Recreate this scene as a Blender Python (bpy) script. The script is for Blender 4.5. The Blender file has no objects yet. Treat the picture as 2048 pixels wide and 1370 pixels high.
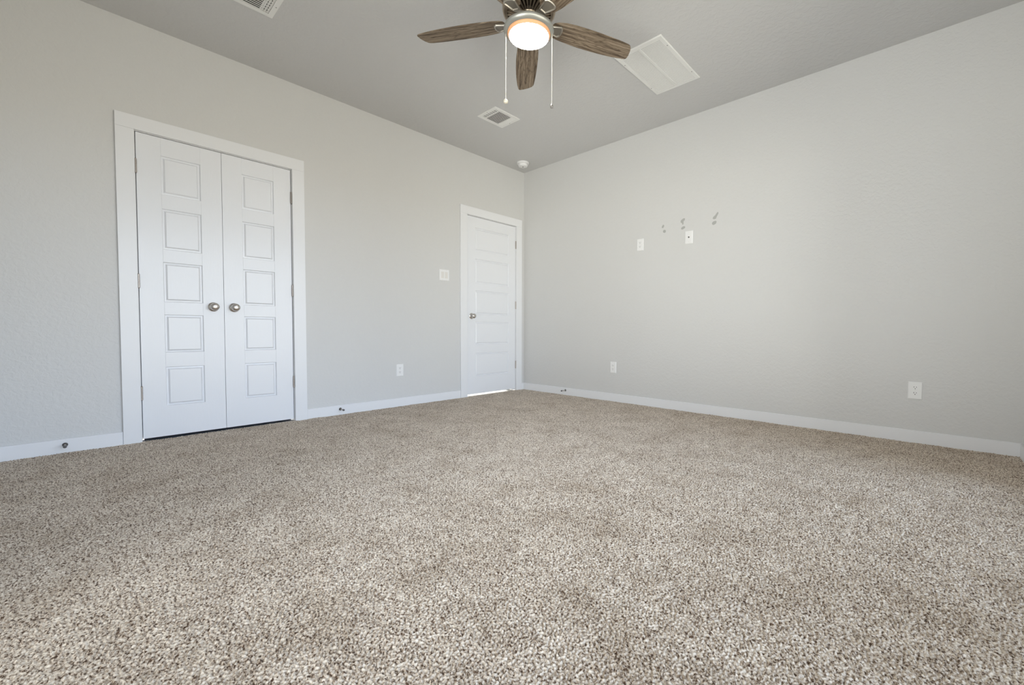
import bpy, bmesh, math, random
import numpy as np
from mathutils import Vector, Matrix

S = bpy.context.scene
C = bpy.context.collection
PI = math.pi

# ------------------------------------------------------------------ camera
CAM = Vector((3.9149, -3.8212, 0.7536))
YAW, PIT, ROL, FPX, PX, PY = -0.728767, -0.033484, 0.005109, 851.237, 81.747, 4.283
fw = Vector((math.sin(YAW) * math.cos(PIT), math.cos(YAW) * math.cos(PIT), math.sin(PIT)))
rt = Vector((math.cos(YAW), -math.sin(YAW), 0))
up = rt.cross(fw)
r2 = rt * math.cos(ROL) + up * math.sin(ROL)
u2 = -rt * math.sin(ROL) + up * math.cos(ROL)
cd = bpy.data.cameras.new('camera')
cam = bpy.data.objects.new('camera', cd)
C.objects.link(cam)
cam.matrix_world = Matrix(((r2.x, u2.x, -fw.x, CAM.x), (r2.y, u2.y, -fw.y, CAM.y), (r2.z, u2.z, -fw.z, CAM.z), (0, 0, 0, 1)))
cd.sensor_width = 36
cd.lens = FPX * 36 / 2048
cd.shift_x = -PX / 2048
cd.shift_y = PY / 2048
cd.clip_start = 0.02
S.camera = cam

# ------------------------------------------------------------------ room size (metres)
RX, RY, H = 4.342, 4.172, 2.74        # x 0..RX, y -RY..0
WIN = (-3.95, -0.78, 0.03, 2.13)      # window in the x = RX wall, enlarged to the floor for more light: y0, y1, z0, z1
ADDED_WIN = (2.00, 3.65, 0.03, 2.13)       # unseen glazing added in the rear wall to light the near carpet: x0, x1, z0, z1

# ------------------------------------------------------------------ world, light, exposure
w = bpy.data.worlds.new('world')
S.world = w
w.use_nodes = True
nt = w.node_tree
nt.nodes.clear()
tc = nt.nodes.new('ShaderNodeTexCoord')
sep = nt.nodes.new('ShaderNodeSeparateXYZ')
mr = nt.nodes.new('ShaderNodeMapRange')
bg = nt.nodes.new('ShaderNodeBackground')
wo = nt.nodes.new('ShaderNodeOutputWorld')
mr.inputs['From Min'].default_value = -1
nt.links.new(tc.outputs['Generated'], sep.inputs[0])
nt.links.new(sep.outputs['Z'], mr.inputs['Value'])


def sky_ramp(stops):
    r = nt.nodes.new('ShaderNodeValToRGB')
    nt.links.new(mr.outputs[0], r.inputs[0])
    cr = r.color_ramp
    cr.elements[0].position, cr.elements[1].position = stops[0][0], stops[-1][0]
    cr.elements[0].color, cr.elements[1].color = (*stops[0][1], 1), (*stops[-1][1], 1)
    for p_, c_ in stops[1:-1]:
        cr.elements.new(p_).color = (*c_, 1)
    return r


# blue sky over pale ground on the +x side, hazy white sky over added bright ground on the -y side to light the ceiling
blue = sky_ramp([(0.0, (0.54, 0.50, 0.44)), (0.485, (0.64, 0.59, 0.52)), (0.505, (0.84, 0.89, 1.00)), (0.62, (0.60, 0.72, 0.95)), (1.0, (0.36, 0.50, 0.78))])
haze = sky_ramp([(0.0, (1.22, 1.175, 1.13)), (0.485, (1.36, 1.31, 1.25)), (0.505, (0.86, 0.845, 0.83)), (0.62, (0.58, 0.575, 0.58)), (1.0, (0.34, 0.35, 0.38))])
az = nt.nodes.new('ShaderNodeMapRange')
az.inputs['From Min'].default_value = -0.8
az.inputs['From Max'].default_value = -0.2
nt.links.new(sep.outputs['Y'], az.inputs['Value'])
mxw = nt.nodes.new('ShaderNodeMixRGB')
nt.links.new(az.outputs[0], mxw.inputs[0])
nt.links.new(haze.outputs[0], mxw.inputs[1])
nt.links.new(blue.outputs[0], mxw.inputs[2])
nt.links.new(mxw.outputs[0], bg.inputs['Color'])
nt.links.new(bg.outputs[0], wo.inputs['Surface'])
bg.inputs['Strength'].default_value = 9.2


def area(name, loc, rot, sx, sy, power, col=(1, 1, 1), portal=False):
    l = bpy.data.lights.new(name, 'AREA')
    l.shape = 'RECTANGLE'
    l.size, l.size_y = sx, sy
    l.energy = power
    l.color = col
    l.cycles.is_portal = portal
    o = bpy.data.objects.new(name, l)
    C.objects.link(o)
    o.location = loc
    o.rotation_euler = rot
    return o


area('window_portal', (RX + 0.03, (WIN[0] + WIN[1]) / 2, (WIN[2] + WIN[3]) / 2), (0, PI / 2, 0), WIN[3] - WIN[2], WIN[1] - WIN[0], 1, portal=True)
area('added_window_portal', ((ADDED_WIN[0] + ADDED_WIN[1]) / 2, -RY - 0.03, (ADDED_WIN[2] + ADDED_WIN[3]) / 2), (PI / 2, 0, 0), ADDED_WIN[1] - ADDED_WIN[0], ADDED_WIN[3] - ADDED_WIN[2], 1, portal=True)
area('hall_ceiling_lamp', (-0.75, -0.55, 2.5), (0, 0, 0), 0.5, 0.5, 60, (1, 0.97, 0.93))
LAMP = 40.0                            # emission of the fan's light
LAMP_COL = (1.0, 0.95, 0.90, 1)

S.view_settings.view_transform = 'Standard'
S.view_settings.look = 'None'
S.view_settings.gamma = 1
S.view_settings.use_curve_mapping = False
S.view_settings.exposure = 0.0
S.cycles.use_denoising = True
S.cycles.max_bounces = 10
S.cycles.diffuse_bounces = 6
S.cycles.glossy_bounces = 4
S.cycles.sample_clamp_indirect = 8

# ------------------------------------------------------------------ materials


def mat(name, col, rough=0.5, metal=0.0, spec=0.5):
    m = bpy.data.materials.new(name)
    m.use_nodes = True
    b = m.node_tree.nodes['Principled BSDF']
    b.inputs['Base Color'].default_value = (*col, 1)
    b.inputs['Roughness'].default_value = rough
    b.inputs['Metallic'].default_value = metal
    b.inputs['Specular IOR Level'].default_value = spec
    return m


def nodes(m):
    return m.node_tree.nodes, m.node_tree.links, m.node_tree.nodes['Principled BSDF']


def noise(m, scale, detail=2, rough=0.5, vec=None, dist=0.0):
    N, L, B = nodes(m)
    n = N.new('ShaderNodeTexNoise')
    n.inputs['Scale'].default_value = scale
    n.inputs['Detail'].default_value = detail
    n.inputs['Roughness'].default_value = rough
    n.inputs['Distortion'].default_value = dist
    if vec is None:
        t = N.new('ShaderNodeTexCoord')
        vec = t.outputs['Object']
    L.new(vec, n.inputs['Vector'])
    return n


def ramp(m, src, pts):
    N, L, B = nodes(m)
    r = N.new('ShaderNodeValToRGB')
    r.color_ramp.elements[0].position = pts[0][0]
    r.color_ramp.elements[0].color = (*pts[0][1], 1)
    r.color_ramp.elements[1].position = pts[-1][0]
    r.color_ramp.elements[1].color = (*pts[-1][1], 1)
    for p, c in pts[1:-1]:
        e = r.color_ramp.elements.new(p)
        e.color = (*c, 1)
    L.new(src, r.inputs[0])
    return r


def bump(m, src, strength, dist):
    N, L, B = nodes(m)
    b = N.new('ShaderNodeBump')
    b.inputs['Strength'].default_value = strength
    b.inputs['Distance'].default_value = dist
    L.new(src, b.inputs['Height'])
    L.new(b.outputs[0], B.inputs['Normal'])
    return b


def painted_wall(name, col, scale, strength, dist, rough):
    m = mat(name, col, rough, 0, 0.35)
    n = noise(m, scale, 3, 0.55, dist=0.6)
    r = ramp(m, n.outputs['Fac'], [(0.40, (0, 0, 0)), (0.62, (1, 1, 1))])
    bump(m, r.outputs[0], strength, dist)
    return m


M_WALL = painted_wall('wall_paint', (0.640, 0.638, 0.630), 42, 0.42, 0.0016, 0.42)
M_CEIL = painted_wall('ceiling_paint', (0.600, 0.598, 0.595), 30, 0.45, 0.0022, 0.6)
M_TRIM = mat('trim_paint', (0.79, 0.797, 0.815), 0.30, 0, 0.5)
nn = noise(M_TRIM, 9, 2)
bump(M_TRIM, nn.outputs['Fac'], 0.10, 0.004)
M_DOOR = mat('door_paint', (0.785, 0.797, 0.825), 0.28, 0, 0.5)
N_, L_, B_ = nodes(M_DOOR)
t_ = N_.new('ShaderNodeTexCoord')
mp = N_.new('ShaderNodeMapping')
mp.inputs['Scale'].default_value = (1, 1, 0.12)
L_.new(t_.outputs['Object'], mp.inputs[0])
g_ = noise(M_DOOR, 160, 3, 0.6, mp.outputs[0])
bump(M_DOOR, g_.outputs['Fac'], 0.25, 0.0012)
M_PLASTIC = mat('white_plastic', (0.82, 0.82, 0.82), 0.35)
M_ALMOND = mat('switch_plastic', (0.74, 0.72, 0.69), 0.35)
M_SLOT = mat('dark_slot', (0.02, 0.02, 0.02), 0.7)
M_GREYD = mat('grey_connector', (0.16, 0.155, 0.15), 0.4, 0.6)
M_NICKEL = mat('satin_nickel', (0.62, 0.59, 0.56), 0.26, 1.0)
M_HINGE = mat('hinge_metal', (0.42, 0.38, 0.35), 0.38, 1.0)
M_RUBBER = mat('rubber', (0.10, 0.095, 0.095), 0.4)
M_BRONZE = mat('stop_metal', (0.16, 0.15, 0.15), 0.35, 1.0)
M_FAN = mat('fan_metal', (0.44, 0.37, 0.29), 0.34, 0.85)
M_FANHI = mat('fan_metal_bright', (0.50, 0.465, 0.41), 0.33, 0.85)
M_FANDARK = mat('fan_metal_dark', (0.27, 0.245, 0.21), 0.5, 0.6)  # darker tone for the recessed panel of the blade irons
M_FANIN = mat('fan_inside', (0.045, 0.03, 0.022), 0.5, 0.3)
M_RING = mat('light_ring', (0.42, 0.42, 0.39), 0.4, 0.7)
M_VENT = mat('vent_enamel', (0.80, 0.80, 0.78), 0.35)
M_DUCTG = mat('duct_shade_grey', (0.22, 0.22, 0.21), 0.8)  # grey sheet behind the grille, inner shade put into its colour
M_DUCT = mat('duct_shade', (0.02, 0.02, 0.02), 0.8)  # black sheet behind the louvers stands in for the shade inside
M_CHAIN = mat('chain_metal', (0.60, 0.56, 0.47), 0.4, 0.3)
M_PATCH = mat('paint_patch', (0.40, 0.40, 0.385), 0.6)
M_CLOSET = mat('closet_shade', (0.10, 0.12, 0.16), 0.7)  # shade inside the closet put into a dark blue base colour
M_HALLP = mat('hall_paint', (0.8, 0.8, 0.78), 0.6)
M_TILE = mat('hall_tile', (0.85, 0.83, 0.80), 0.35)
M_VINYL = mat('window_vinyl', (0.85, 0.85, 0.85), 0.3)

M_GLASS = bpy.data.materials.new('window_glass')
M_GLASS.use_nodes = True
N_ = M_GLASS.node_tree.nodes
L_ = M_GLASS.node_tree.links
N_.clear()
o_ = N_.new('ShaderNodeOutputMaterial')
mx = N_.new('ShaderNodeMixShader')
tr = N_.new('ShaderNodeBsdfTransparent')
gl = N_.new('ShaderNodeBsdfGlossy')
fr = N_.new('ShaderNodeFresnel')
tr.inputs[0].default_value = (0.95, 0.97, 0.96, 1)
gl.inputs['Roughness'].default_value = 0.02
L_.new(fr.outputs[0], mx.inputs[0])
L_.new(tr.outputs[0], mx.inputs[1])
L_.new(gl.outputs[0], mx.inputs[2])
L_.new(mx.outputs[0], o_.inputs[0])

M_LENS = mat('frosted_lens', (0.95, 0.93, 0.9), 0.4)
N_, L_, B_ = nodes(M_LENS)
B_.inputs['Emission Color'].default_value = LAMP_COL
B_.inputs['Emission Strength'].default_value = LAMP
M_LENSRIM = mat('frosted_lens_rim', (0.45, 0.28, 0.15), 0.5)
N_, L_, B_ = nodes(M_LENSRIM)
B_.inputs['Emission Color'].default_value = (1.0, 0.42, 0.18, 1)
B_.inputs['Emission Strength'].default_value = 0.45

# weathered wood for the blades: grain along local X
M_WOOD = mat('weathered_wood', (0.3, 0.25, 0.2), 0.6, 0, 0.2)
N_, L_, B_ = nodes(M_WOOD)
t_ = N_.new('ShaderNodeTexCoord')
mp = N_.new('ShaderNodeMapping')
mp.inputs['Scale'].default_value = (0.05, 1.0, 1.0)
L_.new(t_.outputs['Object'], mp.inputs[0])
a_ = noise(M_WOOD, 85, 5, 0.6, mp.outputs[0], 0.5)
ra = ramp(M_WOOD, a_.outputs['Fac'], [(0.30, (0.05, 0.035, 0.024)), (0.45, (0.16, 0.120, 0.084)), (0.58, (0.27, 0.213, 0.155)), (0.75, (0.40, 0.33, 0.255))])
mp2 = N_.new('ShaderNodeMapping')
mp2.inputs['Scale'].default_value = (0.28, 1.0, 1.0)
L_.new(t_.outputs['Object'], mp2.inputs[0])
b_ = noise(M_WOOD, 30, 3, 0.6, mp2.outputs[0], 2.0)
rb = ramp(M_WOOD, b_.outputs['Fac'], [(0.36, (0.45, 0.42, 0.38)), (0.5, (1, 1, 1)), (0.7, (1.0, 1.0, 1.0))])
mm = N_.new('ShaderNodeMixRGB')
mm.blend_type = 'MULTIPLY'
mm.inputs[0].default_value = 0.75
L_.new(ra.outputs[0], mm.inputs[1])
L_.new(rb.outputs[0], mm.inputs[2])
L_.new(mm.outputs[0], B_.inputs['Base Color'])
bump(M_WOOD, a_.outputs['Fac'], 0.3, 0.002)

# cut-pile carpet: beige yarn flecked with brown
M_CARPET = mat('carpet_yarn', (0.5, 0.45, 0.4), 0.95, 0, 0.15)
N_, L_, B_ = nodes(M_CARPET)
B_.inputs['Sheen Weight'].default_value = 0.15
f1 = noise(M_CARPET, 160, 2, 0.6)
r1 = ramp(M_CARPET, f1.outputs['Fac'], [(0.355, (0.095, 0.055, 0.033)), (0.43, (0.42, 0.330, 0.248)), (0.52, (0.655, 0.563, 0.462)), (0.66, (0.86, 0.770, 0.655))])
f2 = noise(M_CARPET, 4.2, 5, 0.62)
r2_ = ramp(M_CARPET, f2.outputs['Fac'], [(0.34, (0.84, 0.81, 0.77)), (0.50, (0.98, 0.972, 0.96)), (0.66, (1.06, 1.06, 1.055))])
mm = N_.new('ShaderNodeMixRGB')
mm.blend_type = 'MULTIPLY'
mm.inputs[0].default_value = 1.0
L_.new(r1.outputs[0], mm.inputs[1])
L_.new(r2_.outputs[0], mm.inputs[2])
L_.new(mm.outputs[0], B_.inputs['Base Color'])
f3 = noise(M_CARPET, 420, 2, 0.6)
bump(M_CARPET, f3.outputs['Fac'], 0.6, 0.002)


# ------------------------------------------------------------------ mesh helpers
class MB:
    def __init__(s):
        s.v, s.f, s.sm, s.mi = [], [], [], []

    def add(s, vs, fs, smooth=False, mi=0, M=None):
        b = len(s.v)
        for v in vs:
            v = Vector(v)
            s.v.append(tuple(M @ v) if M else tuple(v))
        for f in fs:
            s.f.append([b + i for i in f])
            s.sm.append(smooth)
            s.mi.append(mi)
        return s

    def box(s, x0, x1, y0, y1, z0, z1, mi=0, M=None):
        vs = [(x, y, z) for z in (z0, z1) for y in (y0, y1) for x in (x0, x1)]
        return s.add(vs, [(0, 2, 3, 1), (4, 5, 7, 6), (0, 1, 5, 4), (2, 6, 7, 3), (0, 4, 6, 2), (1, 3, 7, 5)], False, mi, M)

    def cbox(s, x0, x1, y0, y1, z0, z1, c=0.002, mi=0, M=None):
        """box with chamfered edges"""
        bm = bmesh.new()
        bmesh.ops.create_cube(bm, size=1)
        for v in bm.verts:
            v.co = ((x0 + x1) / 2 + v.co.x * (x1 - x0), (y0 + y1) / 2 + v.co.y * (y1 - y0), (z0 + z1) / 2 + v.co.z * (z1 - z0))
        bmesh.ops.bevel(bm, geom=bm.edges[:], offset=c, segments=2, affect='EDGES', profile=0.5)
        bm.verts.index_update()
        vs = [v.co.copy() for v in bm.verts]
        fs = [[v.index for v in f.verts] for f in bm.faces]
        bm.free()
        return s.add(vs, fs, False, mi, M)

    def lathe(s, prof, n=48, mi=0, M=None, smooth=True):
        """profile [(r, z)] spun about local Z"""
        vs, fs = [], []
        for r, z in prof:
            for k in range(n):
                a = 2 * PI * k / n
                vs.append((r * math.cos(a), r * math.sin(a), z))
        for i in range(len(prof) - 1):
            for k in range(n):
                fs.append((i * n + k, i * n + (k + 1) % n, (i + 1) * n + (k + 1) % n, (i + 1) * n + k))
        if prof[0][0] > 1e-5:
            fs.append(tuple(reversed(range(n))))
        if prof[-1][0] > 1e-5:
            fs.append(tuple((len(prof) - 1) * n + k for k in range(n)))
        return s.add(vs, fs, smooth, mi, M)

    def prism(s, outline, z0, z1, mi=0, M=None):
        n = len(outline)
        vs = [(x, y, z0) for x, y in outline] + [(x, y, z1) for x, y in outline]
        fs = [tuple(reversed(range(n))), tuple(range(n, 2 * n))] + [(i, (i + 1) % n, n + (i + 1) % n, n + i) for i in range(n)]
        return s.add(vs, fs, False, mi, M)

    def obj(s, name, mats, parent=None, weld=True):
        me = bpy.data.meshes.new(name)
        me.from_pydata(s.v, [], s.f)
        if not isinstance(mats, (list, tuple)):
            mats = [mats]
        for m in mats:
            me.materials.append(m)
        me.polygons.foreach_set('use_smooth', s.sm)
        me.polygons.foreach_set('material_index', s.mi)
        bm = bmesh.new()
        bm.from_mesh(me)
        if weld:
            bmesh.ops.remove_doubles(bm, verts=bm.verts, dist=1e-6)
        bmesh.ops.recalc_face_normals(bm, faces=bm.faces)
        bm.to_mesh(me)
        bm.free()
        if any(s.sm):
            me.set_sharp_from_angle(angle=math.radians(40))
        o = bpy.data.objects.new(name, me)
        C.objects.link(o)
        if parent is not None:
            o.parent = parent
        return o


def thing(name, label, cat, loc=(0, 0, 0), rot=(0, 0, 0), group=None):
    o = bpy.data.objects.new(name, None)
    o.empty_display_size = 0.05
    C.objects.link(o)
    o.location = loc
    o.rotation_euler = rot
    o['label'] = label
    o['category'] = cat
    if group:
        o['group'] = group
    return o


def structure(o, label=None):
    o['kind'] = 'structure'
    if label:
        o['label'] = label
    return o


def dup(root, loc, rot=None, label=None):
    r = root.copy()
    C.objects.link(r)
    r.location = loc
    if rot is not None:
        r.rotation_euler = rot
    if label:
        r['label'] = label
    for ch in list(root.children):
        c = ch.copy()
        C.objects.link(c)
        c.parent = r
        for g in ch.children:
            d = g.copy()
            C.objects.link(d)
            d.parent = c
    return r


def RX90(loc=(0, 0, 0)):      # local Z -> world +X
    return Matrix.Translation(loc) @ Matrix.Rotation(PI / 2, 4, 'Y')


# ------------------------------------------------------------------ setting: walls, floor, ceiling
# openings in the left wall (y0, y1, top)
OC = (-3.5415, -2.6345, 2.0415)
OS = (-0.8935, -0.1415, 2.0415)
TW = 0.12

m = MB()
m.box(-TW, 0, -RY - TW, OC[0], 0, H)
m.box(-TW, 0, OC[0], OC[1], OC[2], H)
m.box(-TW, 0, OC[1], OS[0], 0, H)
m.box(-TW, 0, OS[0], OS[1], OS[2], H)
m.box(-TW, 0, OS[1], 0, 0, H)
wl = structure(m.obj('wall_left', M_WALL, weld=False), 'light grey textured wall with the closet doors and the entry door')
m = MB().box(-TW, RX + TW, 0, TW, 0, H)
wr = structure(m.obj('wall_right', M_WALL), 'light grey blank wall with two plates at head height and paint patches')
m = MB()
x0, x1, z0, z1 = ADDED_WIN
m.box(-TW, x0, -RY - TW, -RY, 0, H)
m.box(x1, RX + TW, -RY - TW, -RY, 0, H)
m.box(x0, x1, -RY - TW, -RY, 0, z0)
m.box(x0, x1, -RY - TW, -RY, z1, H)
structure(m.obj('wall_rear', M_WALL, weld=False), 'light grey wall behind the viewer')
m = MB()
y0, y1, z0, z1 = WIN
m.box(RX, RX + TW, -RY, y0, 0, H)
m.box(RX, RX + TW, y1, 0, 0, H)
m.box(RX, RX + TW, y0, y1, 0, z0)
m.box(RX, RX + TW, y0, y1, z1, H)
structure(m.obj('wall_window', M_WALL, weld=False), 'light grey wall holding the window, its edge showing at the right')
m = MB().box(-TW, RX + TW, -RY - TW, TW, H, H + 0.1)
structure(m.obj('ceiling', M_CEIL), 'flat grey textured ceiling')


def carpet():
    """cut pile as a height field: finer towards the viewer's corner"""
    rng = np.random.default_rng(7)

    def axis(a, b, p, s0, s1, reach):
        xs = [a]
        while xs[-1] < b:
            d = abs(xs[-1] - p)
            xs.append(xs[-1] + s0 + (s1 - s0) * min(1, max(0, (d - 0.9) / reach)))
        xs[-1] = b
        return np.array(xs)
    ax = axis(-0.004, RX, CAM.x, 0.0020, 0.0040, 2.2)
    ay = axis(-RY, 0.0, CAM.y, 0.0020, 0.0040, 2.2)
    n = 2400
    step = 4.5 / n
    k = np.fft.fftfreq(n, step)
    kk = np.sqrt(k[:, None] ** 2 + k[None, :] ** 2)
    lam = 1 / 0.0104
    band = np.exp(-((kk - lam) / (0.42 * lam)) ** 2)
    band[kk > 2.2 * lam] = 0
    fld = np.real(np.fft.ifft2(np.fft.fft2(rng.standard_normal((n, n))) * band))
    fld /= fld.std()
    lo = np.exp(-(kk * 0.10) ** 2)
    big = np.real(np.fft.ifft2(np.fft.fft2(rng.standard_normal((n, n))) * lo))
    big /= big.std()
    X, Y = np.meshgrid(ax, ay, indexing='ij')
    u = (X + 0.06) / step
    v = (Y + RY + 0.06) / step
    i = np.clip(u.astype(int), 0, n - 2)
    j = np.clip(v.astype(int), 0, n - 2)
    fu, fv = u - i, v - j

    def samp(F):
        return F[i, j] * (1 - fu) * (1 - fv) + F[i + 1, j] * fu * (1 - fv) + F[i, j + 1] * (1 - fu) * fv + F[i + 1, j + 1] * fu * fv
    h = samp(fld)
    h = np.tanh(h * 0.9)
    Z = -0.0035 + 0.0036 * h + 0.0009 * samp(big)
    nx, ny = X.shape
    co = np.stack([X, Y, Z], -1).reshape(-1, 3).astype(np.float32)
    I, J = np.meshgrid(np.arange(nx - 1), np.arange(ny - 1), indexing='ij')
    a = (I * ny + J).ravel()
    q = np.stack([a, a + ny, a + ny + 1, a + 1], -1).astype(np.int32)
    me = bpy.data.meshes.new('floor')
    me.vertices.add(len(co))
    me.vertices.foreach_set('co', co.ravel())
    me.loops.add(q.size)
    me.loops.foreach_set('vertex_index', q.ravel())
    me.polygons.add(len(q))
    me.polygons.foreach_set('loop_start', np.arange(0, q.size, 4, dtype=np.int32))
    me.polygons.foreach_set('use_smooth', np.ones(len(q), dtype=bool))
    me.update(calc_edges=True)
    me.materials.append(M_CARPET)
    o = bpy.data.objects.new('floor', me)
    C.objects.link(o)
    return structure(o, 'beige cut pile carpet flecked with brown')


carpet()

# closet behind the double doors, hallway behind the single door
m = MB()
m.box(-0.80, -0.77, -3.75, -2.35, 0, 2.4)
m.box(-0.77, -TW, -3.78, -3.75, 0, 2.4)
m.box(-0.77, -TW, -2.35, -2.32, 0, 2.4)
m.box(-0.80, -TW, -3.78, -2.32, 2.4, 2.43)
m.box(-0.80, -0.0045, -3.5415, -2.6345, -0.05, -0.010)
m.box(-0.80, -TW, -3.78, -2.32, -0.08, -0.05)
structure(m.obj('wall_closet', M_CLOSET, weld=False), 'inside of the closet seen under its doors, its shade set as dark colour')
m = MB()
m.box(-1.30, -1.27, -1.6, 0.10, 0, 2.6)
m.box(-1.27, -TW, -1.63, -1.60, 0, 2.6)
m.box(-1.27, -TW, 0.10, 0.13, 0, 2.6)
m.box(-1.30, -TW, -1.63, 0.13, 2.6, 2.63)
m.box(-1.27, -0.065, -0.245, -0.225, 0, 2.03)  # added partition, keeps hall light off the floor at the hinge end
structure(m.obj('wall_hall', M_HALLP, weld=False), 'pale hallway behind the single door, with an added light-blocking partition')
m = MB()
m.box(-1.30, -0.0045, OS[0], OS[1], -0.05, -0.002)
m.box(-1.30, -TW, -1.63, OS[0], -0.05, -0.002)
m.box(-1.30, -TW, OS[1], 0.13, -0.05, -0.002)
structure(m.obj('floor_hall', M_TILE, weld=False), 'bright pale hallway floor seen under the single door')

# casings and jambs
HB = 0.081
BT = 0.014
CT = 0.018
CY0, CY1, CI0, CI1 = -3.6314, -2.5425, -3.5431 - 0.0008, -2.6313
SY0, SY1, SI0, SI1 = -0.9855, -0.0485, -0.8951, -0.1403
CTOP, CIN = 2.1344, 2.0452


def casing(name, ya, yb, yia, yib, oy, label):
    m = MB()
    b = 0.0012
    m.cbox(0, CT, ya, yia, -0.01, CIN - 0.0006, b)
    m.cbox(0, CT, yib, yb, -0.01, CIN - 0.0006, b)
    m.cbox(0, CT, ya, yb, CIN, CTOP, b)
    # jamb lining of the opening with the stop bead behind the leaf
    m.box(-TW, 0.0005, oy[0] - 0.0005, oy[0] + 0.0005, 0, oy[2])
    m.box(-TW, 0.0005, oy[1] - 0.0005, oy[1] + 0.0005, 0, oy[2])
    m.box(-TW, 0.0005, oy[0], oy[1], oy[2] - 0.0005, oy[2] + 0.0005)
    m.box(-0.06, -0.040, oy[0], oy[0] + 0.012, 0, oy[2])
    m.box(-0.06, -0.040, oy[1] - 0.012, oy[1], 0, oy[2])
    m.box(-0.06, -0.040, oy[0], oy[1], oy[2] - 0.012, oy[2])
    return structure(m.obj(name, M_TRIM, weld=False), label)


casing('trim_1', CY0, CY1, CI0, CI1, OC, 'white casing around the closet double doors')
casing('trim_2', SY0, SY1, SI0, SI1, OS, 'white casing around the single door in the corner')


def board(m, x0, x1, y0, y1):
    m.cbox(x0, x1, y0, y1, -0.01, HB, 0.0034)


m = MB()
board(m, 0, BT, -RY, CY0 - 0.0003)
board(m, 0, BT, CY1 + 0.0003, SY0 - 0.0003)
board(m, 0, BT, SY1 + 0.0003, 0)
structure(m.obj('baseboard_left', M_TRIM, weld=False), 'white baseboard along the wall with the doors')
m = MB()
board(m, BT, RX, -BT, 0)
structure(m.obj('baseboard_right', M_TRIM, weld=False), 'white baseboard along the blank right wall')
m = MB()
board(m, RX - BT, RX, -RY, WIN[0] - 0.04)
board(m, RX - BT, RX, WIN[1] + 0.04, -BT)
structure(m.obj('baseboard_window', M_TRIM, weld=False), 'white baseboard under the window wall')
m = MB()
board(m, BT, ADDED_WIN[0] - 0.04, -RY, -RY + BT)
board(m, ADDED_WIN[1] + 0.04, RX - BT, -RY, -RY + BT)
structure(m.obj('baseboard_rear', M_TRIM, weld=False), 'white baseboard on the wall behind the viewer')

# inferred and added windows: two single-hung sashes each, with a sill


def window(name, wd, z0, z1, M, label):
    """local frame: x along the wall 0..wd, y outwards from the room face, z up"""
    m = MB()
    f = 0.045
    for a, b in ((0, wd / 2), (wd / 2, wd)):
        m.box(a, a + f, f, TW, z0, z1)
        m.box(b - f, b, f, TW, z0, z1)
        m.box(a + f, b - f, f, TW, z0, z0 + f)
        m.box(a + f, b - f, f, TW, z1 - f, z1)
        m.box(a + f, b - f, 0.050, 0.10, (z0 + z1) / 2 - 0.02, (z0 + z1) / 2 + 0.02)
    win = structure(m.obj(name, M_VINYL, weld=False), label)
    win.matrix_world = M
    m = MB()
    pj = -0.03 if z0 > 0.3 else 0.0
    m.cbox(-0.04 if pj else 0.0, wd + (0.04 if pj else 0.0), pj, f, z0 - 0.02, z0, 0.002)
    m.obj('window_sill', M_TRIM, win)
    for a, b in ((0, wd / 2), (wd / 2, wd)):
        m = MB().box(a + f, b - f, 0.073, 0.077, z0 + f, z1 - f)
        m.obj('window_pane', M_GLASS, win)


window('window_1', WIN[1] - WIN[0], WIN[2], WIN[3], Matrix(((0, 1, 0, RX), (-1, 0, 0, WIN[1]), (0, 0, 1, 0), (0, 0, 0, 1))), 'unseen white window in the wall right of the viewer, enlarged to the floor for light')
window('added_window_rear', ADDED_WIN[1] - ADDED_WIN[0], ADDED_WIN[2], ADDED_WIN[3], Matrix(((-1, 0, 0, ADDED_WIN[1]), (0, -1, 0, -RY), (0, 0, 1, 0), (0, 0, 0, 1))), 'unseen white glazing added in the wall behind the viewer for more daylight')

# ------------------------------------------------------------------ doors
PANELS = ((1.918, 1.660), (1.565, 1.290), (1.205, 0.934), (0.848, 0.588), (0.490, 0.222))
DT = 0.035


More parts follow.
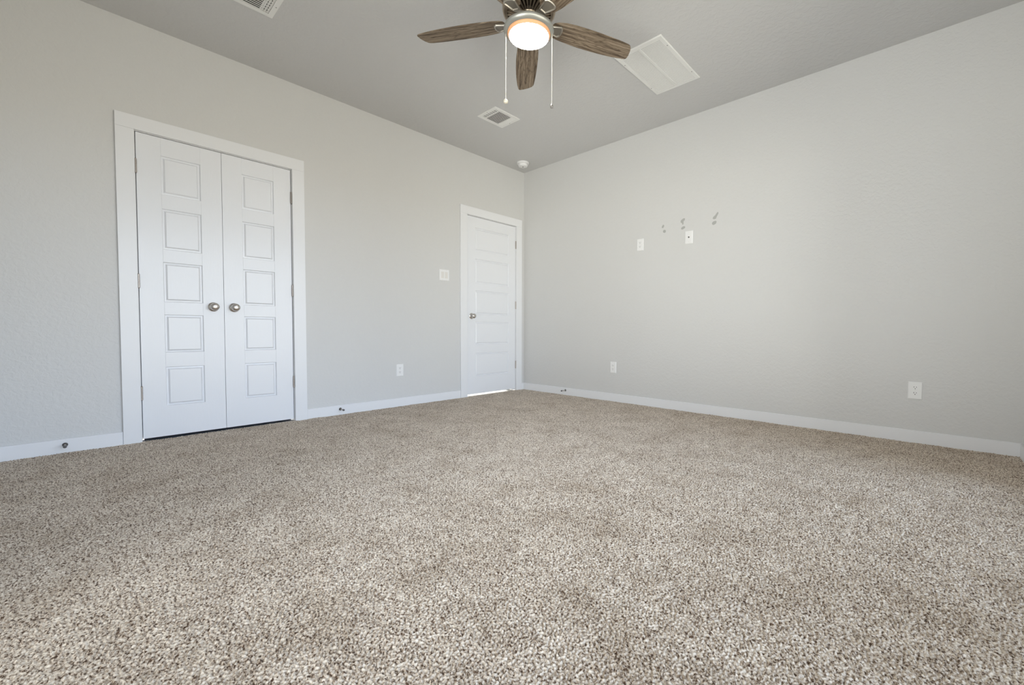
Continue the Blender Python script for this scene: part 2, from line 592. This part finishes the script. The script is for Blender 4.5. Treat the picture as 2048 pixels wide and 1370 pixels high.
def door_leaf(name, ya, yb, pa, pb, label, z0=0.015, z1=2.0365, joints=True):
    """moulded five panel leaf, front face at x = 0 facing +x"""
    m = MB()
    fx = -0.001
    rings = ((0.0, 0.0), (0.0042, -0.0105), (0.0128, -0.0100), (0.0215, -0.0008))

    def q(y0, y1, z0, z1, x=fx):
        m.add([(x, y0, z0), (x, y1, z0), (x, y1, z1), (x, y0, z1)], [(0, 1, 2, 3)])
    g = 0.0011

    def vgroove_y(yc, a, b):   # vertical joint line
        m.add([(fx, yc - g, a), (fx - 0.0011, yc, a), (fx, yc + g, a), (fx, yc - g, b), (fx - 0.0011, yc, b), (fx, yc + g, b)], [(0, 1, 4, 3), (1, 2, 5, 4)])
    q(ya, pa - g, z0, z1)
    q(pb + g, yb, z0, z1)
    edges = [z1]
    for t, b in PANELS:
        edges += [t, b]
    edges.append(z0)
    for i in range(0, len(edges), 2):
        q(pa + g, pb - g, edges[i + 1], edges[i])
        for yc in (pa, pb):
            if joints and i < len(edges) - 2:
                vgroove_y(yc, edges[i + 1], edges[i])
            else:
                q(yc - g, yc + g, edges[i + 1], edges[i])
    for t, b in PANELS:
        for k in range(len(rings) - 1):
            (d0, x0), (d1, x1) = rings[k], rings[k + 1]
            o = [(fx + x0, pa - g + d0, b + d0), (fx + x0, pb + g - d0, b + d0), (fx + x0, pb + g - d0, t - d0), (fx + x0, pa - g + d0, t - d0)]
            n = [(fx + x1, pa - g + d1, b + d1), (fx + x1, pb + g - d1, b + d1), (fx + x1, pb + g - d1, t - d1), (fx + x1, pa - g + d1, t - d1)]
            m.add(o + n, [(j, (j + 1) % 4, 4 + (j + 1) % 4, 4 + j) for j in range(4)])
        d, x = rings[-1]
        q(pa - g + d, pb + g - d, b + d, t - d, fx + x)
    # back and edges
    bx = fx - DT
    m.add([(bx, ya, z0), (bx, yb, z0), (bx, yb, z1), (bx, ya, z1), (fx, ya, z0), (fx, yb, z0), (fx, yb, z1), (fx, ya, z1)],
          [(0, 3, 2, 1), (0, 1, 5, 4), (2, 3, 7, 6), (1, 2, 6, 5), (3, 0, 4, 7)])
    o = m.obj(name, M_DOOR, weld=False)
    structure(o, label)
    return o


def knob(parent, y, z, label='round satin nickel knob'):
    m = MB()
    Mx = RX90((-0.001, y, z))
    m.lathe([(0.0, 0.0), (0.0325, 0.0), (0.0328, 0.003), (0.030, 0.006), (0.022, 0.0085), (0.014, 0.010), (0.0115, 0.016), (0.0115, 0.028),
             (0.015, 0.031), (0.022, 0.034), (0.0265, 0.039), (0.0278, 0.045), (0.0268, 0.051), (0.023, 0.057), (0.015, 0.0615), (0.006, 0.063), (0.0, 0.0632)], 40, 0, Mx)
    o = m.obj('door_knob', M_NICKEL, parent)
    o['label'] = label
    return o


def hinge(parent, y, z, side):
    m = MB()
    Mx = Matrix.Translation((0.0055, y, z))
    pr = []
    for k in range(5):
        a = -0.045 + 0.018 * k
        pr += [(0.0052, a + 0.0006), (0.0062, a + 0.0012), (0.0062, a + 0.0168), (0.0052, a + 0.0174)]
    m.lathe([(0, -0.0485), (0.004, -0.048), (0.0055, -0.0455)] + pr + [(0.0055, 0.0455), (0.004, 0.048), (0, 0.0485)], 16, 0, Mx)
    m.box(-0.006, 0.0008, y - 0.004, y + 0.004, z - 0.045, z + 0.045)
    o = m.obj('hinge', M_HINGE, parent)
    o['label'] = 'small metal butt hinge'
    return o


HZ = (1.815, 1.066, 0.322)
d1 = door_leaf('door_1', -3.5365, -3.0887, -3.416, -3.209, 'left leaf of the white closet double doors with five square panels')
knob(d1, -3.1495, 0.912)
for z in HZ:
    hinge(d1, -3.5392, z, -1)
d2 = door_leaf('door_2', -3.0863, -2.6395, -2.966, -2.759, 'right leaf of the white closet double doors with five square panels')
knob(d2, -3.0255, 0.912)
for z in HZ:
    hinge(d2, -2.6368, z, 1)
d3 = door_leaf('door_3', -0.8905, -0.1465, -0.772, -0.258, 'white single door with five wide panels next to the room corner', z0=0.019, joints=False)
knob(d3, -0.8255, 0.912)
for z in HZ:
    hinge(d3, -0.1440, z, 1)

# ------------------------------------------------------------------ plates on the walls.  Local frame: wall plane z=0, +z into the room, y up


def wall_rot(side):
    # left wall: local z -> +X, local x -> world +Y ; right wall (y=0): local z -> -Y, local x -> world +X
    if side == 'left':
        return Matrix(((0, 0, 1), (1, 0, 0), (0, 1, 0))).to_euler()
    return Matrix(((1, 0, 0), (0, 0, -1), (0, 1, 0))).to_euler()


def plate(parent, w_=0.075, h_=0.119):
    m = MB()
    x, y = w_ / 2, h_ / 2
    m.add([(-x, -y, 0.0), (x, -y, 0.0), (x, y, 0.0), (-x, y, 0.0), (-x, -y, 0.0025), (x, -y, 0.0025), (x, y, 0.0025), (-x, y, 0.0025),
           (-x + 0.004, -y + 0.004, 0.006), (x - 0.004, -y + 0.004, 0.006), (x - 0.004, y - 0.004, 0.006), (-x + 0.004, y - 0.004, 0.006)],
          [(3, 2, 1, 0), (0, 1, 5, 4), (1, 2, 6, 5), (2, 3, 7, 6), (3, 0, 4, 7), (4, 5, 9, 8), (5, 6, 10, 9), (6, 7, 11, 10), (7, 4, 8, 11), (8, 9, 10, 11)])
    return m.obj('cover_plate', M_PLASTIC, parent)


def screw(parent, x, y, z=0.0058):
    m = MB()
    m.lathe([(0, z + 0.0012), (0.0022, z + 0.001), (0.0032, z), (0.0032, z - 0.001)], 12, 0, Matrix.Translation((x, y, 0)))
    o = m.obj('screw', M_ALMOND, parent)
    return o


def duplex(label, x, y, z, side, group='wall outlets'):
    t = thing('wall_outlet', label, 'outlet', (x, y, z), wall_rot(side), group)
    plate(t)
    screw(t, 0, 0)
    for s in (1, -1):
        m = MB()
        cy = 0.0195 * s
        out = []
        for k in range(32):
            a = 2 * PI * k / 32
            out.append((0.0172 * math.cos(a), cy + max(-0.0142, min(0.0142, 0.0172 * math.sin(a)))))
        m.prism(out, 0.004, 0.0072)
        f = m.obj('socket', M_PLASTIC, t)
        m = MB()
        m.box(-0.0078, -0.0052, cy + 0.0005, cy + 0.0090, 0.0068, 0.00735)
        m.box(0.0052, 0.0078, cy + 0.0012, cy + 0.0083, 0.0068, 0.00735)
        m.lathe([(0, 0.00735), (0.0027, 0.00735), (0.0027, 0.0068)], 12, 0, Matrix.Translation((0, cy - 0.0068, 0)), False)
        m.obj('slot', M_SLOT, f)
    return t


o1 = duplex('white duplex outlet low on the left wall, between the closet and the single door', 0, -1.7025, 0.354, 'left')
dup(o1, (1.3715, 0, 0.3615), wall_rot('right'), 'white duplex outlet low on the right wall, nearer the corner')
dup(o1, (3.8335, 0, 0.3545), wall_rot('right'), 'white duplex outlet low on the right wall near the right edge of the photo')
dup(o1, (1.6830, 0, 1.6225), wall_rot('right'), 'white outlet at head height on the right wall, left of the cable plate')

t = thing('cable_plate', 'white cable wall plate with dark connector at head height under the paint patches', 'wall plate', (2.197, 0, 1.6265), wall_rot('right'))
plate(t)
for s in (1, -1):
    screw(t, 0, 0.042 * s)
m = MB()
m.lathe([(0, 0.0165), (0.0022, 0.0165), (0.0045, 0.0163), (0.0045, 0.009), (0.0072, 0.0088), (0.0072, 0.0055)], 16)
m.obj('connector', M_GREYD, t)

t = thing('light_switch', 'white double rocker light switch on the left wall beside the single door', 'light switch', (0, -1.1865, 1.3385), wall_rot('left'))
plate(t, 0.121, 0.119)
for sx in (-1, 1):
    m = MB()
    cx = 0.023 * sx
    m.box(cx - 0.0175, cx + 0.0175, -0.0345, 0.0345, 0.0045, 0.0066)
    # the two halves of a rocker tilt
    h1, h2 = (0.0095, 0.0068) if sx < 0 else (0.0068, 0.0098)
    m.add([(cx - 0.0160, -0.033, 0.0066), (cx + 0.0160, -0.033, 0.0066), (cx + 0.0160, 0.033, 0.0066), (cx - 0.0160, 0.033, 0.0066),
           (cx - 0.0160, -0.0325, h2), (cx + 0.0160, -0.0325, h2), (cx + 0.0160, 0, 0.0072), (cx - 0.0160, 0, 0.0072), (cx + 0.0160, 0.0325, h1), (cx - 0.0160, 0.0325, h1)],
          [(0, 1, 5, 4), (4, 5, 6, 7), (7, 6, 8, 9), (3, 9, 8, 2), (0, 4, 7, 9, 3), (1, 2, 8, 6, 5)])
    m.obj('rocker', M_ALMOND, t)
    for s in (1, -1):
        screw(t, cx, 0.0485 * s)

# paint patches on the right wall
random.seed(5)


def patch(cx, cz, pts):
    m = MB()
    n = len(pts)
    vs = [(cx + a, -0.0006, cz + b) for a, b in pts] + [(cx + a * 1.06, 0.0, cz + b * 1.06) for a, b in pts]
    m.add(vs, [tuple(range(n))] + [(i, (i + 1) % n, n + (i + 1) % n, n + i) for i in range(n)])
    o = m.obj('paint_patch', M_PATCH, wr)
    o['label'] = 'darker grey filler patch on the wall'


def blob(rx, rz, tilt=0.0, seed=0, n=18):
    rr = random.Random(seed)
    out = []
    for k in range(n):
        a = 2 * PI * k / n
        q = 1 + 0.10 * rr.uniform(-1, 1)
        u, v = rx * q * math.cos(a), rz * q * math.sin(a)
        out.append((u * math.cos(tilt) - v * math.sin(tilt), u * math.sin(tilt) + v * math.cos(tilt)))
    return out


patch(1.930, 1.768, blob(0.010, 0.016, -0.5, 1))
patch(1.946, 1.719, blob(0.014, 0.014, 0.4, 2))
patch(2.131, 1.785, [(0.022, 0.022), (0.010, 0.025), (-0.006, 0.018), (-0.019, 0.006), (-0.017, -0.009), (-0.005, -0.016), (-0.003, -0.029), (0.006, -0.030), (0.009, -0.018), (0.008, -0.003), (0.020, 0.006)])
patch(2.137, 1.723, blob(0.020, 0.0125, 0.5, 4))
patch(2.434, 1.777, [(0.028, 0.034), (0.020, 0.033), (0.002, 0.010), (-0.014, -0.002), (-0.018, -0.014), (-0.008, -0.022), (0.010, -0.020), (0.016, -0.004), (0.030, 0.020)])
patch(2.430, 1.722, blob(0.020, 0.015, 0.45, 6))

# ------------------------------------------------------------------ door stops on the baseboards


def stop(label, x, y, z, side):
    t = thing('door_stop', label, 'door stop', (x, y, z), wall_rot(side), 'door stops on the baseboards')
    m = MB()
    m.lathe([(0, 0), (0.0125, 0), (0.0125, 0.002), (0.010, 0.006), (0.006, 0.010), (0.0, 0.010)], 20)
    m.obj('flange', M_BRONZE, t)
    m = MB()
    pr = [(0, 0.008)]
    for k in range(14):
        a = 0.009 + k * 0.0038
        pr += [(0.0034, a), (0.0044, a + 0.0019)]
    pr += [(0.0034, 0.063), (0, 0.063)]
    m.lathe(pr, 14)
    m.obj('spring', M_NICKEL, t)
    m = MB()
    m.lathe([(0, 0.060), (0.006, 0.060), (0.0082, 0.063), (0.0085, 0.070), (0.0070, 0.076), (0.003, 0.078), (0, 0.078)], 18)
    m.obj('rubber_tip', M_RUBBER, t)
    return t


s0 = stop('small spring door stop on the baseboard left of the closet', BT, -3.880, 0.047, 'left')
dup(s0, (BT, -2.275, 0.047), wall_rot('left'), 'small spring door stop on the baseboard just right of the closet')
dup(s0, (0.7165, -BT, 0.053), wall_rot('right'), 'small spring door stop on the right wall baseboard near the corner')

# ------------------------------------------------------------------ smoke detector
t = thing('smoke_detector', 'round white smoke detector on the ceiling in the room corner', 'smoke detector', (0.232, -0.245, H))
m = MB()
m.lathe([(0, 0), (0.072, 0), (0.073, -0.004), (0.070, -0.016), (0.060, -0.020), (0.0, -0.020)], 48)
m.obj('base', M_PLASTIC, t)
m = MB()
m.lathe([(0, -0.018), (0.052, -0.018), (0.050, -0.022), (0.055, -0.026), (0.056, -0.036), (0.050, -0.045), (0.036, -0.049), (0.012, -0.050), (0.010, -0.047), (0.0, -0.047)], 48)
m.obj('cover', M_PLASTIC, t)
m = MB()
m.lathe([(0, -0.0465), (0.007, -0.0465), (0.007, -0.0505), (0.0, -0.0515)], 16)
m.obj('test_button', M_SLOT, t)


# ------------------------------------------------------------------ ceiling registers
def vent(label, x0, x1, y0, y1):
    """three-way supply register, short slots at both y ends, long louvers in the middle"""
    t = thing('air_vent', label, 'air vent', ((x0 + x1) / 2, (y0 + y1) / 2, H), (0, 0, 0), 'ceiling air vents')
    w_, h_ = x1 - x0, y1 - y0
    a, b = w_ / 2, h_ / 2
    ia, ib = a - 0.029, b - 0.029
    m = MB()
    zf = -0.006
    for s in (-1, 1):
        ya, yb = sorted((s * b, s * ib))
        m.box(-a, a, ya, yb, zf, 0)
        xa, xb = sorted((s * a, s * ia))
        m.box(xa, xb, -ib, ib, zf, 0)
    # bars between the fields
    e = ib - 0.046
    for s in (-1, 1):
        m.box(-ia, ia, s * e - 0.003, s * e + 0.003, zf, 0)
    m.obj('frame', M_VENT, t, weld=False)
    m = MB()
    m.box(-ia, ia, -ib, ib, -0.0008, -0.0002)
    m.obj('shade_backing', M_DUCT, t)
    m = MB()
    n = 11
    for k in range(n):
        xc = -ia + (k + 0.5) * (2 * ia) / n
        R = Matrix.Translation((xc, 0, -0.0048)) @ Matrix.Rotation(math.radians(6), 4, 'Y')
        m.box(-0.0040, 0.0040, -e + 0.003, e - 0.003, -0.0005, 0.0005, 0, R)
    m.obj('louver_bank', M_VENT, t, weld=False)
    for s in (-1, 1):
        m = MB()
        for k in range(3):
            yc = s * (e + 0.010 + k * 0.0145)
            R = Matrix.Translation((0, yc, -0.0048)) @ Matrix.Rotation(math.radians(-28 if s > 0 else 4), 4, 'X')
            m.box(-ia, ia, -0.0040 if s < 0 else -0.005, 0.0040 if s < 0 else 0.005, -0.0005, 0.0005, 0, R)
        for k in range(7):
            xc = -ia + (k + 0.5) * (2 * ia) / 7
            m.box(xc - 0.004, xc + 0.004, min(s * e, s * ib), max(s * e, s * ib), -0.0045, -0.0035)
        m.obj('louver_bank', M_VENT, t, weld=False)
    for s in (-1, 1):
        m = MB()
        m.lathe([(0, zf - 0.0015), (0.0025, zf - 0.0012), (0.0035, zf)], 12, 0, Matrix.Translation((0, s * (b - 0.012), 0)))
        m.obj('screw', M_GREYD, t)
    return t


vent('white air vent on the ceiling below the fan pull chains, towards the corner', 0.708, 0.961, -1.298, -0.995)
vent('white air vent cut off by the top edge of the photo, over the closet', 0.714, 0.967, -3.247, -2.944)

# big return grille
t = thing('return_air_grille', 'large white rectangular return air grille on the ceiling beside a fan blade', 'air grille', (2.318, -0.849, H))
a, b = 0.187, 0.322
ia, ib = a - 0.030, b - 0.032
zf = -0.008
m = MB()
m.add([(-a, -b, 0), (a, -b, 0), (a, b, 0), (-a, b, 0),
       (-a, -b, -0.003), (a, -b, -0.003), (a, b, -0.003), (-a, b, -0.003),
       (-a + 0.006, -b + 0.006, zf), (a - 0.006, -b + 0.006, zf), (a - 0.006, b - 0.006, zf), (-a + 0.006, b - 0.006, zf),
       (-ia, -ib, zf), (ia, -ib, zf), (ia, ib, zf), (-ia, ib, zf),
       (-ia, -ib, -0.001), (ia, -ib, -0.001), (ia, ib, -0.001), (-ia, ib, -0.001)],
      [(i + o, (i + 1) % 4 + o, (i + 1) % 4 + o + 4, i + o + 4) for o in (0, 4, 8, 12) for i in range(4)])
m.obj('frame', M_VENT, t)
m = MB().box(-ia, ia, -ib, ib, -0.001, -0.0004)
m.obj('shade_backing', M_DUCTG, t)
m = MB()
n = 40
for half in (-1, 1):
    xa, xb = (-ia, -0.008) if half < 0 else (0.008, ia)
    for k in range(n):
        yc = -ib + (k + 0.5) * 2 * ib / n
        R = Matrix.Translation((0, yc, -0.0048)) @ Matrix.Rotation(math.radians(-10), 4, 'X')
        m.box(xa, xb, -0.0050, 0.0050, -0.0004, 0.0004, 0, R)
m.obj('louver_bank', M_VENT, t, weld=False)
m = MB().cbox(-0.008, 0.008, -ib, ib, -0.0095, -0.001, 0.0015)
m.obj('centre_bar', M_VENT, t)
for sx, sy in ((1, -0.62), (1, 0.62), (-1, -0.62), (-1, 0.62)):
    m = MB().lathe([(0, zf - 0.0015), (0.0025, zf - 0.0012), (0.0038, zf)], 12, 0, Matrix.Translation((sx * (a - 0.016), sy * b, 0)))
    m.obj('screw', M_GREYD, t)

# ------------------------------------------------------------------ ceiling fan
FC = (2.1735, -2.0865)
fan = thing('ceiling_fan', 'five blade ceiling fan with weathered wood blades and a lit round lamp', 'ceiling fan', (FC[0], FC[1], H))
Z = lambda z: z - H
m = MB()
m.lathe([(0, 0), (0.070, 0), (0.072, -0.006), (0.066, -0.030), (0.052, -0.046), (0.040, -0.050), (0, -0.050)], 48)
m.obj('canopy', M_FAN, fan)
m = MB()
m.lathe([(0.040, Z(2.700)), (0.060, Z(2.690)), (0.105, Z(2.675)), (0.137, Z(2.650)), (0.148, Z(2.615)), (0.149, Z(2.580)), (0.1455, Z(2.575)), (0.1455, Z(2.566)), (0.149, Z(2.560)),
         (0.149, Z(2.545)), (0.146, Z(2.534)), (0.138, Z(2.527)), (0.130, Z(2.5245)), (0.124, Z(2.526)), (0.123, Z(2.540)), (0.118, Z(2.560)), (0.05, Z(2.560)), (0.0, Z(2.56))], 64)
m.obj('motor_housing', M_FAN, fan)
m = MB()
m.lathe([(0.121, Z(2.556)), (0.118, Z(2.552)), (0.045, Z(2.548)), (0, Z(2.548))], 48)
m.obj('motor', M_FANIN, fan)
# radial ribs of the underside
m = MB()
nr = 32
for k in range(nr):
    R = Matrix.Rotation(2 * PI * (k + 0.5) / nr, 4, 'Z')
    vs = []
    for r, wd, zc in ((0.050, 0.0020, 2.521), (0.056, 0.0030, 2.516), (0.075, 0.0036, 2.519), (0.100, 0.0046, 2.523), (0.125, 0.0056, 2.527)):
        vs += [(r, -wd, Z(zc + 0.010)), (r, wd, Z(zc + 0.010)), (r, wd * 0.6, Z(zc)), (r, -wd * 0.6, Z(zc))]
    fs = [(3, 2, 1, 0), (16, 17, 18, 19)]
    for s in range(4):
        for j in range(4):
            fs.append((s * 4 + j, s * 4 + (j + 1) % 4, s * 4 + 4 + (j + 1) % 4, s * 4 + 4 + j))
    m.add(vs, fs, False, 0, R)
m.lathe([(0.040, Z(2.530)), (0.051, Z(2.526)), (0.053, Z(2.519)), (0.050, Z(2.5145)), (0.046, Z(2.5155)), (0.040, Z(2.522))], 48)
m.obj('vented_underside', M_FAN, fan, weld=False)
# hub the blade irons bolt to, neck of the lamp
m = MB()
m.lathe([(0, Z(2.549)), (0.038, Z(2.549)), (0.038, Z(2.500)), (0.0365, Z(2.494)), (0.0, Z(2.494))], 48)
m.obj('rotor_hub', M_FANHI, fan)
m = MB()
m.lathe([(0, Z(2.495)), (0.027, Z(2.495)), (0.027, Z(2.468)), (0.030, Z(2.462)), (0.075, Z(2.458)), (0.075, Z(2.454)), (0, Z(2.454))], 48)
m.obj('lamp_neck', M_FANHI, fan)
lk = MB()
lk.lathe([(0.0, Z(2.4575)), (0.110, Z(2.4575)), (0.132, Z(2.452)), (0.1395, Z(2.446)), (0.1415, Z(2.438)), (0.139, Z(2.430)), (0.130, Z(2.4225)), (0.1225, Z(2.418)), (0.1205, Z(2.4215)), (0.0, Z(2.4215))], 96)
lk = lk.obj('lamp_pan', M_RING, fan)
m = MB()
m.lathe([(0.120, Z(2.4216)), (0.120, Z(2.417)), (0.1165, Z(2.409)), (0.1115, Z(2.4045))], 96)
# keep only the band (open ends are capped by the disc)
m.f, m.sm, m.mi = m.f[:-2], m.sm[:-2], m.mi[:-2]
m.obj('lens_rim', M_LENSRIM, lk)
m = MB()
m.lathe([(0.1116, Z(2.4046)), (0.105, Z(2.4025)), (0.07, Z(2.4005)), (0.03, Z(2.3995)), (0.0, Z(2.3993))], 96)
m.f, m.sm, m.mi = m.f[:-1], m.sm[:-1], m.mi[:-1]
m.obj('lens', M_LENS, lk)

TOPS = [(0.136, 0.030), (0.142, 0.042), (0.160, 0.053), (0.20, 0.061), (0.27, 0.068), (0.34, 0.0715), (0.41, 0.072), (0.48, 0.0705), (0.55, 0.067), (0.61, 0.061), (0.650, 0.0545),
        (0.662, 0.051), (0.669, 0.045), (0.671, 0.036), (0.669, 0.015), (0.663, -0.010), (0.655, -0.030), (0.645, -0.045), (0.634, -0.053), (0.618, -0.0565),
        (0.56, -0.062), (0.49, -0.0665), (0.42, -0.069), (0.34, -0.0705), (0.27, -0.0695), (0.21, -0.064), (0.165, -0.053), (0.142, -0.040), (0.136, -0.028)]


def blade():
    m = MB()
    n = len(TOPS)

    def ring(k, z, ins):
        out = []
        for i in range(n):
            p, q_, r_ = Vector(TOPS[i - 1]), Vector(TOPS[i]), Vector(TOPS[(i + 1) % n])
            d = (r_ - p).normalized()
            nrm = Vector((d.y, -d.x))
            c = q_ - Vector((0.4, 0))
            if nrm.dot(c) > 0:
                nrm = -nrm
            q2 = q_ + nrm * ins
            out.append((q2.x, q2.y, z))
        return out
    vs = ring(0, -0.0026, 0.0012) + ring(1, -0.0016, 0) + ring(2, 0.0016, 0) + ring(3, 0.0026, 0.0012)
    fs = [tuple(reversed(range(n))), tuple(range(3 * n, 4 * n))]
    for s in range(3):
        for i in range(n):
            fs.append((s * n + i, s * n + (i + 1) % n, (s + 1) * n + (i + 1) % n, (s + 1) * n + i))
    m.add(vs, fs)
    return m


def iron():
    """ornate blade iron: arm from the hub that widens into a framed trapezoid under the blade root"""
    m = MB()
    # arm
    secs = [(0.034, 0.013, 2.505), (0.060, 0.014, 2.503), (0.085, 0.017, 2.492), (0.108, 0.020, 2.482), (0.125, 0.023, 2.4785)]
    vs = []
    for r, wd, z in secs:
        zz = z - 2.487
        vs += [(r, -wd, zz - 0.003), (r, wd, zz - 0.003), (r, wd, zz + 0.003), (r, -wd, zz + 0.003)]
    fs = [(0, 1, 2, 3), tuple(reversed([len(vs) - 4, len(vs) - 3, len(vs) - 2, len(vs) - 1]))]
    for s in range(len(secs) - 1):
        for j in range(4):
            fs.append((s * 4 + j, s * 4 + (j + 1) % 4, s * 4 + 4 + (j + 1) % 4, s * 4 + 4 + j))
    m.add(vs, fs)
    # plate with a raised border, bowed outer end
    def trap(g):
        w0, w1 = 0.0225 - g, 0.038 - g
        r0, r1 = 0.118 + g, 0.196 - g
        pts = [(r0, -w0), (r1 - 0.010, -w1), (r1 - 0.004, -w1 + 0.004)]
        for k in range(1, 8):
            t_ = -1 + 2 * k / 8
            pts.append((r1 + 0.007 * (1 - t_ * t_), (w1 - 0.004) * t_))
        pts += [(r1 - 0.004, w1 - 0.004), (r1 - 0.010, w1), (r0, w0)]
        return pts
    o, i1, i2, i3 = trap(0), trap(0.0022), trap(0.0055), trap(0.0085)
    n = len(o)
    zt = -0.0035
    vs = [(x, y, zt) for x, y in o] + [(x, y, zt - 0.004) for x, y in o] + [(x, y, zt - 0.0085) for x, y in i1] + [(x, y, zt - 0.0085) for x, y in i2] + [(x, y, zt - 0.0028) for x, y in i3]
    m.add([(x, y, zt - 0.0029) for x, y in i3], [tuple(reversed(range(n)))], False, 1)
    fs = [tuple(range(n))]
    for s in range(4):
        for i in range(n):
            fs.append((s * n + i, s * n + (i + 1) % n, (s + 1) * n + (i + 1) % n, (s + 1) * n + i))
    m.add(vs, fs)
    return m


PITCH = math.radians(9)
b0 = blade().obj('blade', M_WOOD, fan)
i0 = iron().obj('blade_iron', [M_FANHI, M_FANDARK], b0)
i0['label'] = 'pewter coloured framed blade bracket'
for k, deg in enumerate((-151, 137, 65, -7, -79)):
    if k == 0:
        bk, ik = b0, i0
    else:
        bk, ik = b0.copy(), i0.copy()
        C.objects.link(bk)
        C.objects.link(ik)
        bk.parent = fan
        ik.parent = bk
    bk.location = (0, 0, Z(2.487))
    # a twist about the blade's own axis: the -t edge stands higher
    bk.rotation_euler = Matrix.Rotation(math.radians(deg), 3, 'Z').to_4x4().to_3x3().to_euler()
    bk.rotation_euler = (Matrix.Rotation(math.radians(deg), 3, 'Z') @ Matrix.Rotation(-PITCH, 3, 'X')).to_euler()

# pull chains with their pulls
for s, zb, mk, lab in ((-1, 2.058, M_CHAIN, 'cream round pull'), (1, 2.032, M_NICKEL, 'silver bell pull')):
    r = 0.1300 if s < 0 else 0.1305
    cx, cy = s * r * 0.746, s * r * 0.666
    ch = MB()
    top = Z(2.452)
    L = top - Z(zb)
    nb = int(L / 0.0042)
    pr = [(0, top)]
    for k in range(nb):
        zc = top - (k + 0.5) * L / nb
        pr += [(0.0009, zc + 0.0019), (0.0019, zc), (0.0009, zc - 0.0019)]
    pr.append((0, top - L))
    ch.lathe(pr, 8, 0, Matrix.Translation((cx, cy, 0)))
    if s < 0:
        ch.lathe([(0, Z(2.293)), (0.003, Z(2.291)), (0.0036, Z(2.286)), (0.003, Z(2.281)), (0, Z(2.279))], 10, 0, Matrix.Translation((cx, cy, 0)))
    c = ch.obj('pull_chain', M_CHAIN, fan)
    f = MB()
    z0 = Z(zb)
    if s < 0:
        f.lathe([(0, z0 + 0.004), (0.004, z0 + 0.003), (0.011, z0 - 0.003), (0.0135, z0 - 0.009), (0.0125, z0 - 0.017), (0.008, z0 - 0.022), (0, z0 - 0.0235)], 24, 0, Matrix.Translation((cx, cy, 0)))
        g = f.obj('chain_pull', M_CHAIN, c)
    else:
        f.lathe([(0, z0 + 0.004), (0.003, z0 + 0.003), (0.005, z0 - 0.002), (0.0085, z0 - 0.008), (0.0095, z0 - 0.014), (0.0085, z0 - 0.0185), (0, z0 - 0.0185)], 24, 0, Matrix.Translation((cx, cy, 0)))
        g = f.obj('chain_pull', mk, c)
    g['label'] = lab
